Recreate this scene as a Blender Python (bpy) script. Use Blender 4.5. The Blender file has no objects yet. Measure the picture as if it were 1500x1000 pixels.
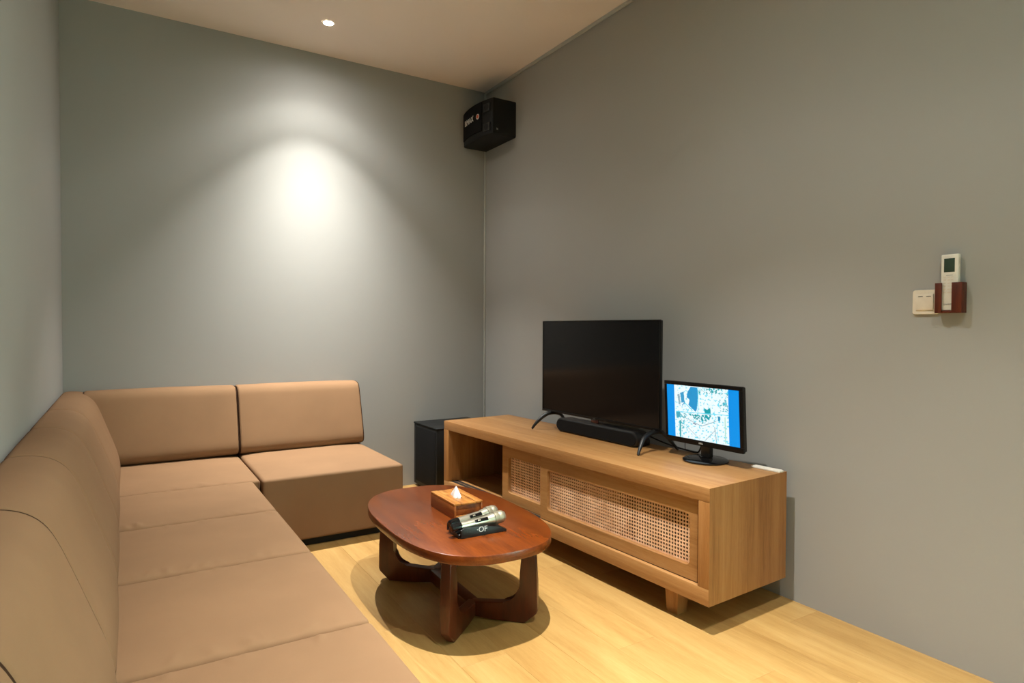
import bpy, bmesh, math, random
from mathutils import Vector, Matrix, noise
random.seed(7)
R = math.radians
scene = bpy.context.scene
COL = scene.collection

# ------------------------------------------------------------------ camera
F_PX, YAW, PITCH, ROLL = 913.57, 0.558361, -0.0210563, 0.0042983
CAM = Vector((0.0, 0.0, 1.23646))
fw = Vector((math.sin(YAW)*math.cos(PITCH), math.cos(YAW)*math.cos(PITCH), math.sin(PITCH)))
rt = Vector((math.cos(YAW), -math.sin(YAW), 0))
up = rt.cross(fw)
r2 = rt*math.cos(ROLL) + up*math.sin(ROLL)
u2 = -rt*math.sin(ROLL) + up*math.cos(ROLL)
cd = bpy.data.cameras.new('camera')
cd.sensor_fit = 'HORIZONTAL'; cd.sensor_width = 36.0; cd.lens = F_PX/1500*36.0; cd.clip_start = 0.02
cam = bpy.data.objects.new('camera', cd); COL.objects.link(cam)
cam.matrix_world = Matrix((( r2.x, u2.x, -fw.x, CAM.x), (r2.y, u2.y, -fw.y, CAM.y), (r2.z, u2.z, -fw.z, CAM.z), (0, 0, 0, 1)))
scene.camera = cam

# ------------------------------------------------------------------ world, exposure, daylight
XL, XR, YN, YB, H = -0.3053, 2.5889, -1.25, 4.5759, 3.2
w = bpy.data.worlds.new('world'); scene.world = w; w.use_nodes = True
bg = w.node_tree.nodes['Background']
bg.inputs['Color'].default_value = (0.62, 0.96, 0.86, 1); bg.inputs['Strength'].default_value = 4.2
pl = bpy.data.lights.new('unseen_door_portal', 'AREA'); pl.shape = 'RECTANGLE'; pl.size = 1.0; pl.size_y = 2.2  # portal for the cool daylight through the added, unseen door
pl.cycles.is_portal = True
po = bpy.data.objects.new('unseen_door_portal', pl); COL.objects.link(po)
po.location = (XR+0.11, -0.60, 1.15); po.rotation_euler = (0, R(90), 0); po.rotation_mode = 'XYZ'
vs = scene.view_settings
vs.view_transform = 'Standard'; vs.look = 'None'; vs.gamma = 1.0; vs.use_curve_mapping = False
vs.exposure = 2.08
LAMP_W = 28.0
LAMP_COL = (1.0, 0.97, 0.905)
LAMPS = [(1.14, 4.075), (1.22, 1.66), (1.22, 0.25)]

# ------------------------------------------------------------------ helpers
def link(o, parent=None):
    COL.objects.link(o)
    if parent: o.parent = parent
    return o
def finish(name, me, mat, parent=None, smooth=None):
    if mat: me.materials.append(mat)
    if smooth is not None:
        for p in me.polygons: p.use_smooth = True
        me.set_sharp_from_angle(angle=R(smooth))
    return link(bpy.data.objects.new(name, me), parent)
def from_bm(name, bm, mat, parent=None, smooth=None):
    bmesh.ops.recalc_face_normals(bm, faces=bm.faces)
    me = bpy.data.meshes.new(name); bm.to_mesh(me); bm.free()
    return finish(name, me, mat, parent, smooth)
def from_py(name, v, f, mat, parent=None, smooth=None):
    bm = bmesh.new(); vv = [bm.verts.new(p) for p in v]
    for q in f:
        try: bm.faces.new([vv[i] for i in q])
        except ValueError: pass
    return from_bm(name, bm, mat, parent, smooth)
def tag(o, label, cat, group=None):
    o['label'] = label; o['category'] = cat
    if group: o['group'] = group
    return o
def thing(name, label, cat, loc=(0, 0, 0), rz=0.0, group=None):
    o = bpy.data.objects.new(name, None); COL.objects.link(o); o.empty_display_size = 0.05
    o.location = loc; o.rotation_euler = (0, 0, rz)
    return tag(o, label, cat, group)
def struct(o):
    o['kind'] = 'structure'; return o
def bx(bm, x0, x1, y0, y1, z0, z1, bev=0.0, seg=2):
    M = Matrix.Translation(((x0+x1)/2, (y0+y1)/2, (z0+z1)/2)) @ Matrix.Diagonal((abs(x1-x0), abs(y1-y0), abs(z1-z0), 1))
    r = bmesh.ops.create_cube(bm, size=1, matrix=M)
    if bev > 0:
        es = {e for v in r['verts'] for e in v.link_edges}
        bmesh.ops.bevel(bm, geom=list(es), offset=bev, segments=seg, affect='EDGES', profile=0.5)
def box(name, x0, x1, y0, y1, z0, z1, mat, parent=None, bev=0.0, seg=2):
    bm = bmesh.new(); bx(bm, x0, x1, y0, y1, z0, z1, bev, seg)
    return from_bm(name, bm, mat, parent, 40 if bev else None)
def rings(name, rs, mat, parent=None, cap=True, smooth=40, close=False):
    """loft closed rings of equal vertex count"""
    n = len(rs[0]); v = [p for r in rs for p in r]; f = []
    m = len(rs)
    for i in range(m if close else m-1):
        a, b = i*n, ((i+1) % m)*n
        for j in range(n):
            k = (j+1) % n
            f.append((a+j, a+k, b+k, b+j))
    if cap and not close:
        f.append(tuple(range(n))[::-1]); f.append(tuple(range((m-1)*n, m*n)))
    return from_py(name, v, f, mat, parent, smooth)
def lathe(name, prof, mat, parent=None, n=40, axis=None, origin=(0, 0, 0), smooth=40, cap=True):
    """prof: (radius, height) list, revolved about axis through origin"""
    ax = Vector(axis or (0, 0, 1)).normalized(); o = Vector(origin)
    a = ax.orthogonal().normalized(); b = ax.cross(a)
    rs = [[o+ax*h+(a*math.cos(2*math.pi*k/n)+b*math.sin(2*math.pi*k/n))*r for k in range(n)] for r, h in prof]
    return rings(name, rs, mat, parent, cap, smooth)
def tube(name, pts, r, mat, parent=None, n=10, flat=None):
    """tube along a poly-line of points; r may be a list"""
    P = [Vector(p) for p in pts]; rs = []; prev = None
    for i, p in enumerate(P):
        t = (P[min(i+1, len(P)-1)]-P[max(i-1, 0)]).normalized()
        if prev is None: a = t.orthogonal().normalized()
        else: a = (prev - t*prev.dot(t)).normalized()
        prev = a; b = t.cross(a); rr = r[i] if isinstance(r, (list, tuple)) else r
        rs.append([p+(a*math.cos(2*math.pi*k/n)+b*math.sin(2*math.pi*k/n))*rr for k in range(n)])
    return rings(name, rs, mat, parent, True, 60)
def spline(pts, n=8):
    P = [Vector(p) for p in pts]; out = []
    for i in range(len(P)-1):
        p0, p1, p2, p3 = P[max(i-1, 0)], P[i], P[i+1], P[min(i+2, len(P)-1)]
        for k in range(n):
            t = k/n
            out.append(0.5*((2*p1)+(p2-p0)*t+(2*p0-5*p1+4*p2-p3)*t*t+(3*p1-p0-3*p2+p3)*t**3))
    out.append(P[-1]); return out
def prism(name, poly, depth, frame, mat, parent=None, bev=0.0, seg=2, smooth=35):
    """extrude a 2-D polygon (a, b) by +-depth/2; frame(a, b, c) -> point"""
    bm = bmesh.new()
    v0 = [bm.verts.new(frame(a, b, -depth/2)) for a, b in poly]
    v1 = [bm.verts.new(frame(a, b, depth/2)) for a, b in poly]
    n = len(poly)
    bm.faces.new(v0[::-1]); bm.faces.new(v1)
    for i in range(n): bm.faces.new((v0[i], v0[(i+1) % n], v1[(i+1) % n], v1[i]))
    if bev:
        es = [e for e in bm.edges if (e.verts[0] in v0) == (e.verts[1] in v0)]
        bmesh.ops.bevel(bm, geom=es, offset=bev, segments=seg, affect='EDGES', profile=0.5)
    return from_bm(name, bm, mat, parent, smooth)
def lettering(name, s, size, mat, parent, M, ext=0.0004):
    cu = bpy.data.curves.new('tmp', 'FONT'); cu.body = s; cu.size = size; cu.extrude = ext
    cu.align_x = 'CENTER'; cu.align_y = 'CENTER'; cu.resolution_u = 3
    o = bpy.data.objects.new('tmp', cu); COL.objects.link(o)
    dg = bpy.context.evaluated_depsgraph_get(); dg.update()
    me = bpy.data.meshes.new_from_object(o.evaluated_get(dg)); me.name = name
    bpy.data.objects.remove(o); bpy.data.curves.remove(cu)
    me.transform(M); me.materials.clear()
    return finish(name, me, mat, parent)
def axes(right, upv, o):
    """matrix for lettering: x along right, y along up, z out"""
    r_, u_ = Vector(right).normalized(), Vector(upv).normalized(); n_ = r_.cross(u_)
    return Matrix(((r_.x, u_.x, n_.x, o[0]), (r_.y, u_.y, n_.y, o[1]), (r_.z, u_.z, n_.z, o[2]), (0, 0, 0, 1)))

# ------------------------------------------------------------------ materials
def srgb(r, g, b):
    f = lambda c: (c/255/12.92) if c/255 <= 0.04045 else ((c/255+0.055)/1.055)**2.4
    return (f(r), f(g), f(b), 1)
def mat_base(name, rough=0.5, spec=0.5, metal=0.0):
    m = bpy.data.materials.new(name); m.use_nodes = True
    b = m.node_tree.nodes['Principled BSDF']
    b.inputs['Roughness'].default_value = rough; b.inputs['Metallic'].default_value = metal
    b.inputs['Specular IOR Level'].default_value = spec
    return m, m.node_tree, b
def N(nt, t, **kw):
    n = nt.nodes.new(t)
    for k, v in kw.items(): setattr(n, k, v)
    return n
def coords(nt, scale=(1, 1, 1), rnd=False, rot=(0, 0, 0)):
    tc = N(nt, 'ShaderNodeTexCoord'); mp = N(nt, 'ShaderNodeMapping')
    mp.inputs['Scale'].default_value = scale; mp.inputs['Rotation'].default_value = rot
    nt.links.new(tc.outputs['Object'], mp.inputs['Vector'])
    if rnd:
        oi = N(nt, 'ShaderNodeObjectInfo'); mu = N(nt, 'ShaderNodeMath', operation='MULTIPLY'); mu.inputs[1].default_value = 37.0
        nt.links.new(oi.outputs['Random'], mu.inputs[0]); nt.links.new(mu.outputs[0], mp.inputs['Location'])
    return mp.outputs['Vector']
def noise_n(nt, vec, scale, detail=3, rough=0.55, dist=0.0):
    n = N(nt, 'ShaderNodeTexNoise'); n.inputs['Scale'].default_value = scale; n.inputs['Detail'].default_value = detail
    n.inputs['Roughness'].default_value = rough; n.inputs['Distortion'].default_value = dist
    nt.links.new(vec, n.inputs['Vector']); return n.outputs['Fac']
def ramp(nt, fac, stops):
    r = N(nt, 'ShaderNodeValToRGB'); e = r.color_ramp.elements
    e[0].position, e[0].color = stops[0]; e[1].position, e[1].color = stops[-1]
    for p, c in stops[1:-1]:
        x = e.new(p); x.color = c
    nt.links.new(fac, r.inputs['Fac']); return r.outputs['Color']
def bump(nt, b, h, strength, dist=0.002):
    n = N(nt, 'ShaderNodeBump'); n.inputs['Strength'].default_value = strength; n.inputs['Distance'].default_value = dist
    nt.links.new(h, n.inputs['Height']); nt.links.new(n.outputs['Normal'], b.inputs['Normal'])
def paint(name, c, rough=0.7, bumpy=0.08, scale=160, var=0.03, spec=0.3):
    m, nt, b = mat_base(name, rough, spec)
    v = coords(nt); f = noise_n(nt, v, 2.2, 3)
    k = 1-var
    nt.links.new(ramp(nt, f, [(0.3, (c[0]*k, c[1]*k, c[2]*k, 1)), (0.7, c)]), b.inputs['Base Color'])
    bump(nt, b, noise_n(nt, v, scale, 2), bumpy, 0.001)
    return m
def plain(name, c, rough=0.4, spec=0.5, metal=0.0, grain=0.0):
    m, nt, b = mat_base(name, rough, spec, metal)
    v = coords(nt); f = noise_n(nt, v, 40, 2)
    nt.links.new(ramp(nt, f, [(0.3, (c[0]*0.92, c[1]*0.92, c[2]*0.92, 1)), (0.7, c)]), b.inputs['Base Color'])
    if grain: bump(nt, b, noise_n(nt, v, 500, 2), grain, 0.001)
    return m
def wood(name, dark, mid, light, stretch, rough=0.45, freq=14.0, rnd=False, streak=0.45, spec=0.4, objvar=0.0, coarse=2.0, rot=(0, 0, 0)):
    """stretch: per-axis scale, small along the grain"""
    m, nt, b = mat_base(name, rough, spec)
    v = coords(nt, stretch, rnd, rot)
    a = noise_n(nt, v, freq, 5, 0.6, 0.4); g = noise_n(nt, v, freq*6, 3, 0.7); c = noise_n(nt, v, coarse, 2, 0.5, 0.6)
    mx = N(nt, 'ShaderNodeMix', data_type='FLOAT'); mx.inputs[0].default_value = streak
    nt.links.new(a, mx.inputs[2]); nt.links.new(g, mx.inputs[3])
    ad = N(nt, 'ShaderNodeMath', operation='MULTIPLY_ADD'); ad.inputs[1].default_value = 0.45; 
    nt.links.new(c, ad.inputs[0])
    sb = N(nt, 'ShaderNodeMath', operation='MULTIPLY_ADD'); sb.inputs[1].default_value = 0.62; sb.inputs[2].default_value = -0.035
    nt.links.new(mx.outputs[0], sb.inputs[0]); nt.links.new(sb.outputs[0], ad.inputs[2])
    col = ramp(nt, ad.outputs[0], [(0.36, dark), (0.5, mid), (0.64, light)])
    if objvar:
        oi = N(nt, 'ShaderNodeObjectInfo'); mr = N(nt, 'ShaderNodeMapRange')
        mr.inputs['To Min'].default_value = 1-objvar; mr.inputs['To Max'].default_value = 1+objvar
        nt.links.new(oi.outputs['Random'], mr.inputs['Value'])
        hs = N(nt, 'ShaderNodeHueSaturation'); nt.links.new(mr.outputs[0], hs.inputs['Value']); nt.links.new(col, hs.inputs['Color'])
        col = hs.outputs['Color']
    nt.links.new(col, b.inputs['Base Color'])
    bump(nt, b, g, 0.06, 0.001)
    return m
def emissive(name, c, s):
    m, nt, b = mat_base(name, 0.5)
    b.inputs['Base Color'].default_value = (0.8, 0.8, 0.8, 1)
    b.inputs['Emission Color'].default_value = c; b.inputs['Emission Strength'].default_value = s
    return m
def fabric(name, c):
    m, nt, b = mat_base(name, 0.85, 0.15)
    v = coords(nt); f = noise_n(nt, v, 3.0, 3); g = noise_n(nt, v, 900, 1)
    mx = N(nt, 'ShaderNodeMix', data_type='FLOAT'); mx.inputs[0].default_value = 0.35
    nt.links.new(f, mx.inputs[2]); nt.links.new(g, mx.inputs[3])
    d = tuple(x*0.88 for x in c[:3])+(1,)
    nt.links.new(ramp(nt, mx.outputs[0], [(0.35, d), (0.65, c)]), b.inputs['Base Color'])
    b.inputs['Sheen Weight'].default_value = 0.0
    bump(nt, b, g, 0.12, 0.0006)
    return m
M = {}
M['wall'] = paint('wall_grey_paint', srgb(157, 157, 154), 0.75, 0.10, 220, 0.02)
M['ceil'] = paint('ceiling_white_paint', srgb(238, 226, 218), 0.8, 0.05, 200, 0.02)
M['trim'] = paint('trim_paint', srgb(176, 177, 172), 0.6, 0.02, 200, 0.02)
M['frame'] = plain('unseen_door_white', srgb(225, 225, 222), 0.4)
M['plank'] = wood('light_oak_plank', srgb(160, 122, 68), srgb(176, 139, 82), srgb(186, 151, 94), (7, 0.55, 7), 0.42, 5.0, True, 0.4, 0.4, 0.035, 1.2)
M['subfloor'] = plain('subfloor_dark', srgb(110, 84, 50), 0.8)
M['oak'] = wood('oak_veneer_along', srgb(138, 94, 51), srgb(159, 115, 68), srgb(171, 130, 83), (9, 0.35, 9), 0.42, 10.0, False, 0.5)
M['oakv'] = wood('oak_veneer_upright', srgb(130, 85, 43), srgb(154, 107, 59), srgb(167, 122, 74), (9, 9, 0.35), 0.42, 10.0, False, 0.5)
M['oakd'] = wood('oak_interior', srgb(74, 46, 22), srgb(88, 58, 30), srgb(98, 67, 36), (9, 9, 0.4), 0.6, 10.0)
M['cane'] = wood('woven_cane', srgb(196, 150, 112), srgb(220, 178, 142), srgb(236, 198, 164), (6, 6, 6), 0.5, 60.0)
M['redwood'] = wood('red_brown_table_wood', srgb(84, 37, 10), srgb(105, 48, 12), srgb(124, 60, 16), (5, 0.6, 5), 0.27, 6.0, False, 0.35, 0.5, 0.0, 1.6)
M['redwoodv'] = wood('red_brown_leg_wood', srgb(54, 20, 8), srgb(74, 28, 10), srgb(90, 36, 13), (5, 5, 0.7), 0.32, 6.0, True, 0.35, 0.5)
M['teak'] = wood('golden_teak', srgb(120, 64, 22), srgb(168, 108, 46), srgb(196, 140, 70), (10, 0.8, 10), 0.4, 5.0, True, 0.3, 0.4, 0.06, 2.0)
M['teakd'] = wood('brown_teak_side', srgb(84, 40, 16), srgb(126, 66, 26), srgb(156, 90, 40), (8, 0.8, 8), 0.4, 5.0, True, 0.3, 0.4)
M['holder'] = wood('dark_red_wood', srgb(64, 24, 12), srgb(84, 32, 15), srgb(100, 42, 20), (8, 8, 0.6), 0.45, 8.0)
M['sofa'] = fabric('tan_upholstery', srgb(138, 107, 79))
M['seam'] = fabric('tan_seam_thread', srgb(58, 38, 24))
M['black'] = plain('black_plastic', srgb(20, 20, 21), 0.38, 0.45, 0, 0.02)
M['gloss'] = plain('glossy_black_plastic', srgb(13, 13, 14), 0.14, 0.5)
M['vinyl'] = plain('black_vinyl', srgb(21, 22, 22), 0.6, 0.3, 0, 0.25)
M['grille'] = plain('black_grille_cloth', srgb(14, 14, 15), 0.85, 0.2, 0, 0.3)
M['dkgrey'] = plain('dark_grey_plastic', srgb(52, 52, 52), 0.45)
M['tweet'] = plain('charcoal_plastic', srgb(31, 31, 32), 0.4)
M['bezel'] = plain('satin_black_bezel', srgb(11, 11, 12), 0.35, 0.2)
M['plinth'] = plain('black_plinth', srgb(12, 11, 10), 0.7)
M['white'] = plain('white_plastic', srgb(226, 222, 212), 0.35)
M['ivory'] = plain('ivory_switch_plastic', srgb(222, 212, 196), 0.35)
M['print'] = plain('grey_print', srgb(96, 96, 92), 0.6)
M['lcd'] = plain('green_lcd', srgb(52, 70, 58), 0.2)
M['letter'] = plain('white_print', srgb(225, 225, 222), 0.5)
M['silver'] = plain('champagne_silver', srgb(206, 200, 182), 0.3, 0.5, 0.85)
M['mesh'] = plain('silver_mesh_grille', srgb(176, 168, 146), 0.45, 0.5, 0.8, 0.6)
M['orange'] = plain('orange_emblem', srgb(206, 92, 54), 0.4)
M['tissue'] = plain('white_tissue', srgb(240, 240, 238), 0.9, 0.1)
M['redled'] = plain('dark_red_window', srgb(52, 16, 16), 0.2)
M['lens'] = emissive('lamp_lens', (1.0, 0.93, 0.82, 1), 30.0)
m, nt, b = mat_base('tv_screen_glass', 0.12, 0.2); b.inputs['Base Color'].default_value = (0.004, 0.004, 0.0045, 1)
f_ = noise_n(nt, coords(nt), 300, 1); bump(nt, b, f_, 0.01, 0.0002); M['tv'] = m
m = bpy.data.materials.new('unseen_door_glass'); m.use_nodes = True; nt = m.node_tree; nt.nodes.clear()
o_ = N(nt, 'ShaderNodeOutputMaterial'); mi = N(nt, 'ShaderNodeMixShader'); tr = N(nt, 'ShaderNodeBsdfTransparent'); gl = N(nt, 'ShaderNodeBsdfGlossy')
gl.inputs['Roughness'].default_value = 0.02; mi.inputs[0].default_value = 0.08; tr.inputs['Color'].default_value = (0.93, 0.98, 0.95, 1)
nt.links.new(tr.outputs[0], mi.inputs[1]); nt.links.new(gl.outputs[0], mi.inputs[2]); nt.links.new(mi.outputs[0], o_.inputs['Surface']); M['glass'] = m
m = bpy.data.materials.new('monitor_picture'); m.use_nodes = True; nt = m.node_tree; b = nt.nodes['Principled BSDF']
b.inputs['Base Color'].default_value = (0.006, 0.006, 0.006, 1); b.inputs['Roughness'].default_value = 0.4; b.inputs['Specular IOR Level'].default_value = 0.12
at = N(nt, 'ShaderNodeAttribute', attribute_name='picture'); nt.links.new(at.outputs['Color'], b.inputs['Emission Color'])
b.inputs['Emission Strength'].default_value = 0.24; M['picture'] = m

# ------------------------------------------------------------------ room shell
T = 0.1
struct(box('wall_back', XL-T, XR+T, YB, YB+T, -0.05, H+T, M['wall']))
struct(box('wall_left', XL-T, XL, YN-T, YB, -0.05, H+T, M['wall']))
DY0, DY1, DZ = -1.10, -0.10, 2.25
bm = bmesh.new()
bx(bm, XR, XR+T, DY1, YB, -0.05, H+T); bx(bm, XR, XR+T, YN-T, DY0, -0.05, H+T); bx(bm, XR, XR+T, DY0, DY1, DZ, H+T)
struct(from_bm('wall_right', bm, M['wall']))
struct(box('ceiling', XL, XR, YN-T, YB, H, H+T, M['ceil']))
struct(box('wall_near', XL, XR, YN-T, YN, -0.05, H, M['wall']))
# unseen glazed door in the right wall, added to bring in cool daylight
dr = bpy.data.objects.new('unseen_door', None); COL.objects.link(dr); dr.location = (XR+0.05, DY0, 0); dr['kind'] = 'structure'
W_, H_ = DY1-DY0, DZ
bm = bmesh.new()
bx(bm, -0.05, 0.05, 0, 0.04, 0, H_, 0.004); bx(bm, -0.05, 0.05, W_-0.04, W_, 0, H_, 0.004); bx(bm, -0.05, 0.05, 0.04, W_-0.04, H_-0.04, H_, 0.004)
from_bm('door_frame', bm, M['frame'], dr, 40)
bm = bmesh.new()
bx(bm, -0.018, 0.018, 0.043, 0.113, 0.01, H_-0.043, 0.004); bx(bm, -0.018, 0.018, W_-0.113, W_-0.043, 0.01, H_-0.043, 0.004)
bx(bm, -0.018, 0.018, 0.113, W_-0.113, 0.01, 0.12, 0.004); bx(bm, -0.018, 0.018, 0.113, W_-0.113, H_-0.12, H_-0.043, 0.004)
lf = from_bm('door_leaf', bm, M['frame'], dr, 40)
box('pane', -0.003, 0.003, 0.112, W_-0.112, 0.119, H_-0.119, M['glass'], lf)
tube('door_handle', [(-0.018, W_-0.08, 1.02), (-0.055, W_-0.08, 1.02), (-0.062, W_-0.09, 1.02), (-0.062, W_-0.20, 1.02)], 0.009, M['silver'], lf)
# floor with laid planks
floor = struct(box('floor', XL, XR, YN, YB, -0.05, -0.011, M['subfloor']))
PW, PL = 0.192, 1.22
cache = {}
x = XL; ci = 0
offs = [0.0, 0.41, 0.82, 0.2, 0.61, 1.02]
while x < XR-1e-4:
    x1 = min(x+PW, XR); y = YN - offs[ci % 6]
    while y < YB-1e-4:
        ya, yb = max(y, YN), min(y+PL, YB); y += PL
        if yb-ya < 0.02: continue
        key = (round(x1-x, 3), round(yb-ya, 3))
        if key not in cache:
            bm = bmesh.new(); a, l = (x1-x)/2-0.0002, (yb-ya)/2-0.0002
            bx(bm, -a, a, -l, l, -0.011, 0.0, 0.0005, 1)
            me = bpy.data.meshes.new('plank'); bm.to_mesh(me); bm.free(); me.materials.append(M['plank']); cache[key] = me
        p = bpy.data.objects.new('plank', cache[key]); link(p, floor); p.location = ((x+x1)/2, (ya+yb)/2, 0)
    x = x1; ci += 1
# slim corner strip and the strip under the ceiling on the right wall
struct(box('trim_1', XR-0.015, XR-0.001, YB-0.015, YB-0.002, 0.0, H-0.012, M['trim'], None, 0.002))
struct(box('trim_2', XR-0.016, XR-0.001, YN, YB-0.016, H-0.022, H-0.001, M['trim'], None, 0.003))

# ------------------------------------------------------------------ recessed downlights
def downlight(x, y, label, gain=1.0):
    t = thing('downlight', label, 'downlight', (x, y, H), 0, 'recessed ceiling downlights')
    lathe('trim_ring', [(0.030, -0.001), (0.031, -0.005), (0.037, -0.005), (0.039, -0.001)], M['white'], t, 40, cap=False)
    lathe('lens', [(0.002, -0.001), (0.002, -0.004), (0.028, -0.004), (0.029, -0.001)], M['lens'], t, 32)
    ld = bpy.data.lights.new('downlight_beam', 'POINT'); ld.energy = LAMP_W*gain; ld.color = LAMP_COL; ld.shadow_soft_size = 0.016
    ld.use_nodes = True; nt = ld.node_tree; em = nt.nodes['Emission']
    ge = N(nt, 'ShaderNodeNewGeometry'); sx = N(nt, 'ShaderNodeSeparateXYZ'); ab = N(nt, 'ShaderNodeMath', operation='MULTIPLY'); ab.inputs[1].default_value = -1.0; ab.use_clamp = True
    nt.links.new(ge.outputs['Incoming'], sx.inputs[0]); nt.links.new(sx.outputs['Z'], ab.inputs[0])
    ac = N(nt, 'ShaderNodeMath', operation='ARCCOSINE'); nt.links.new(ab.outputs[0], ac.inputs[0])
    dv = N(nt, 'ShaderNodeMath', operation='DIVIDE'); dv.inputs[1].default_value = R(90); nt.links.new(ac.outputs[0], dv.inputs[0])
    cr = N(nt, 'ShaderNodeValToRGB'); e = cr.color_ramp.elements; cr.color_ramp.interpolation = 'LINEAR'
    prof = [(0, 0.95), (9, 0.90), (14, 0.78), (20, 0.58), (25, 0.41), (30, 0.255), (33, 0.185), (36, 0.135), (38.5, 0.082), (41, 0.050), (46, 0.047), (51, 0.038), (58, 0.018), (65, 0.009), (73, 0.0045), (80, 0.001)]
    e[0].position = 0; e[0].color = (prof[0][1],)*3+(1,); e[1].position = 0.95; e[1].color = (0, 0, 0, 1)
    for d, v in prof[1:]:
        q = e.new(d/90); q.color = (v, v, v, 1)
    nt.links.new(dv.outputs[0], cr.inputs['Fac']); 
    mu = N(nt, 'ShaderNodeMath', operation='MULTIPLY'); mu.inputs[1].default_value = 8.0
    nt.links.new(cr.outputs['Color'], mu.inputs[0]); nt.links.new(mu.outputs[0], em.inputs['Strength'])
    lo = bpy.data.objects.new('downlight_beam', ld); link(lo, t); lo.location = (0, 0, -0.024)
    return t
downlight(*LAMPS[0], 'glowing recessed downlight in the ceiling close to the back wall')
downlight(*LAMPS[1], 'recessed ceiling downlight between the sofa and the near end of the cabinet', 0.85)
downlight(*LAMPS[2], 'recessed ceiling downlight nearest to the unseen glazed door', 0.85)

# ------------------------------------------------------------------ sofa
def lin(a, b, r, n):
    inner = [a+r+(b-a-2*r)*i/n for i in range(n+1)]
    e = [0.0, 0.3, 0.65]
    return [a+r*t for t in e]+inner+[b-r*t for t in e[::-1]]
def rbox(name, lo, hi, r, n, mat, parent, deform=None):
    xs, ys, zs = (lin(lo[i], hi[i], r, n[i]) for i in range(3))
    I, J, K = len(xs)-1, len(ys)-1, len(zs)-1
    idx = {}; v = []; f = []
    def g(i, j, k):
        if (i, j, k) not in idx:
            p = Vector((xs[i], ys[j], zs[k]))
            q = Vector([min(max(p[a], lo[a]+r), hi[a]-r) for a in range(3)]); d = p-q
            if d.length > 1e-9: p = q+d.normalized()*r
            if deform: p = deform(p)
            idx[(i, j, k)] = len(v); v.append(p)
        return idx[(i, j, k)]
    for i in range(I):
        for j in range(J):
            for k in (0, K): f.append((g(i, j, k), g(i+1, j, k), g(i+1, j+1, k), g(i, j+1, k)))
    for i in range(I):
        for k in range(K):
            for j in (0, J): f.append((g(i, j, k), g(i+1, j, k), g(i+1, j, k+1), g(i, j, k+1)))
    for j in range(J):
        for k in range(K):
            for i in (0, I): f.append((g(i, j, k), g(i, j+1, k), g(i, j+1, k+1), g(i, j, k+1)))
    return from_py(name, v, f, mat, parent, 60)
def seat_deform(lo, hi, seed, crown=0.010, along='y', amp=0.004):
    rr = random.Random(seed)
    wr = [(rr.uniform(0.05, 0.95), rr.uniform(0.010, 0.015), rr.uniform(0.4, 1.0), rr.choice((0, 1)), rr.uniform(-0.35, 0.35)) for _ in range(22)]
    def fn(p):
        if p.z > hi[2]-0.03:
            u = 2*(p.x-lo[0])/(hi[0]-lo[0])-1; v = 2*(p.y-lo[1])/(hi[1]-lo[1])-1
            k = max(0.0, min(1.0, (p.z-(hi[2]-0.03))/0.03))
            dz = crown*(1-abs(u)**5)*(1-abs(v)**5)
            a, bb = (p.x, p.y) if along == 'y' else (p.y, p.x)
            i0 = 0 if along == 'y' else 1; i1 = 1-i0
            for pos, wd, am, side, sl in wr:
                e = lo[i1] if side == 0 else hi[i1]; d = abs(bb-e)
                if d < 0.13:
                    c = lo[i0]+pos*(hi[i0]-lo[i0]) + sl*d
                    dz += amp*am*math.exp(-((a-c)/wd)**2)*math.exp(-((d-0.030)/0.034)**2)*min(1.0, d/0.022)
            p = Vector((p.x, p.y, p.z+dz*k))
        return p
    return fn
def offset_profile(pr, d):
    n = len(pr); out = []
    for i in range(n):
        a, b_, c = Vector(pr[i-1]), Vector(pr[i]), Vector(pr[(i+1) % n])
        t = (c-a); t = t.normalized() if t.length > 0 else Vector((1, 0))
        nrm = Vector((-t.y, t.x)); out.append(b_+nrm*d)
    return out
def densify(pr, closed=True, n=4):
    """smooth the open front/top curve of a back cushion"""
    P = spline([(a, b_, 0) for a, b_ in pr], n); return [(p.x, p.y) for p in P]
def backrest(name, prof, s0, s1, frame, mat, parent, r=0.016, seed=1):
    """prof: closed counter-clockwise-ish profile; extruded s0..s1 with soft ends; frame(s, a, z)"""
    area = sum(prof[i-1][0]*prof[i][1]-prof[i][0]*prof[i-1][1] for i in range(len(prof)))
    sg = 1 if area > 0 else -1
    ts = [(0, 1.0), (0.12, 0.55), (0.35, 0.24), (0.7, 0.05), (1.0, 0.0)]
    pos = [(s0+r*t, r*k) for t, k in ts]
    m = 14
    for i in range(1, m): pos.append((s0+r+(s1-s0-2*r)*i/m, -0.004*math.sin(math.pi*i/m)))
    pos += [(s1-r*t, r*k) for t, k in ts[::-1]]
    rs = []
    for s, d in pos:
        mx = [min(max(q[0], -0.3042), 4.5738) for q in offset_profile(prof, sg*d)]
        rs.append([frame(s, a_, max(q[1], 0.412)) for a_, q in zip(mx, offset_profile(prof, sg*d))])
    o = rings(name, rs, mat, parent, True, 60)
    for s in (s0+0.0015, s1-0.0015):
        q = offset_profile(prof, sg*0.0055); k0 = len(prof)
        pts = [frame(s, a[0], a[1]) for a in q[2:SEAM_END]]
        tube('seam', pts, 0.0028, M['seam'], o, 6)
    return o
LP = [(-0.018, 0.415), (-0.022, 0.455), (-0.036, 0.515), (-0.062, 0.590), (-0.098, 0.690), (-0.126, 0.762), (-0.150, 0.803), (-0.180, 0.829), (-0.215, 0.843), (-0.255, 0.848), (-0.290, 0.846)]
LPROF = densify(LP, False, 3); SEAM_END = len(LPROF)
LPROF = LPROF+[(-0.3035, 0.838), (-0.3040, 0.60), (-0.3040, 0.415)]
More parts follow.
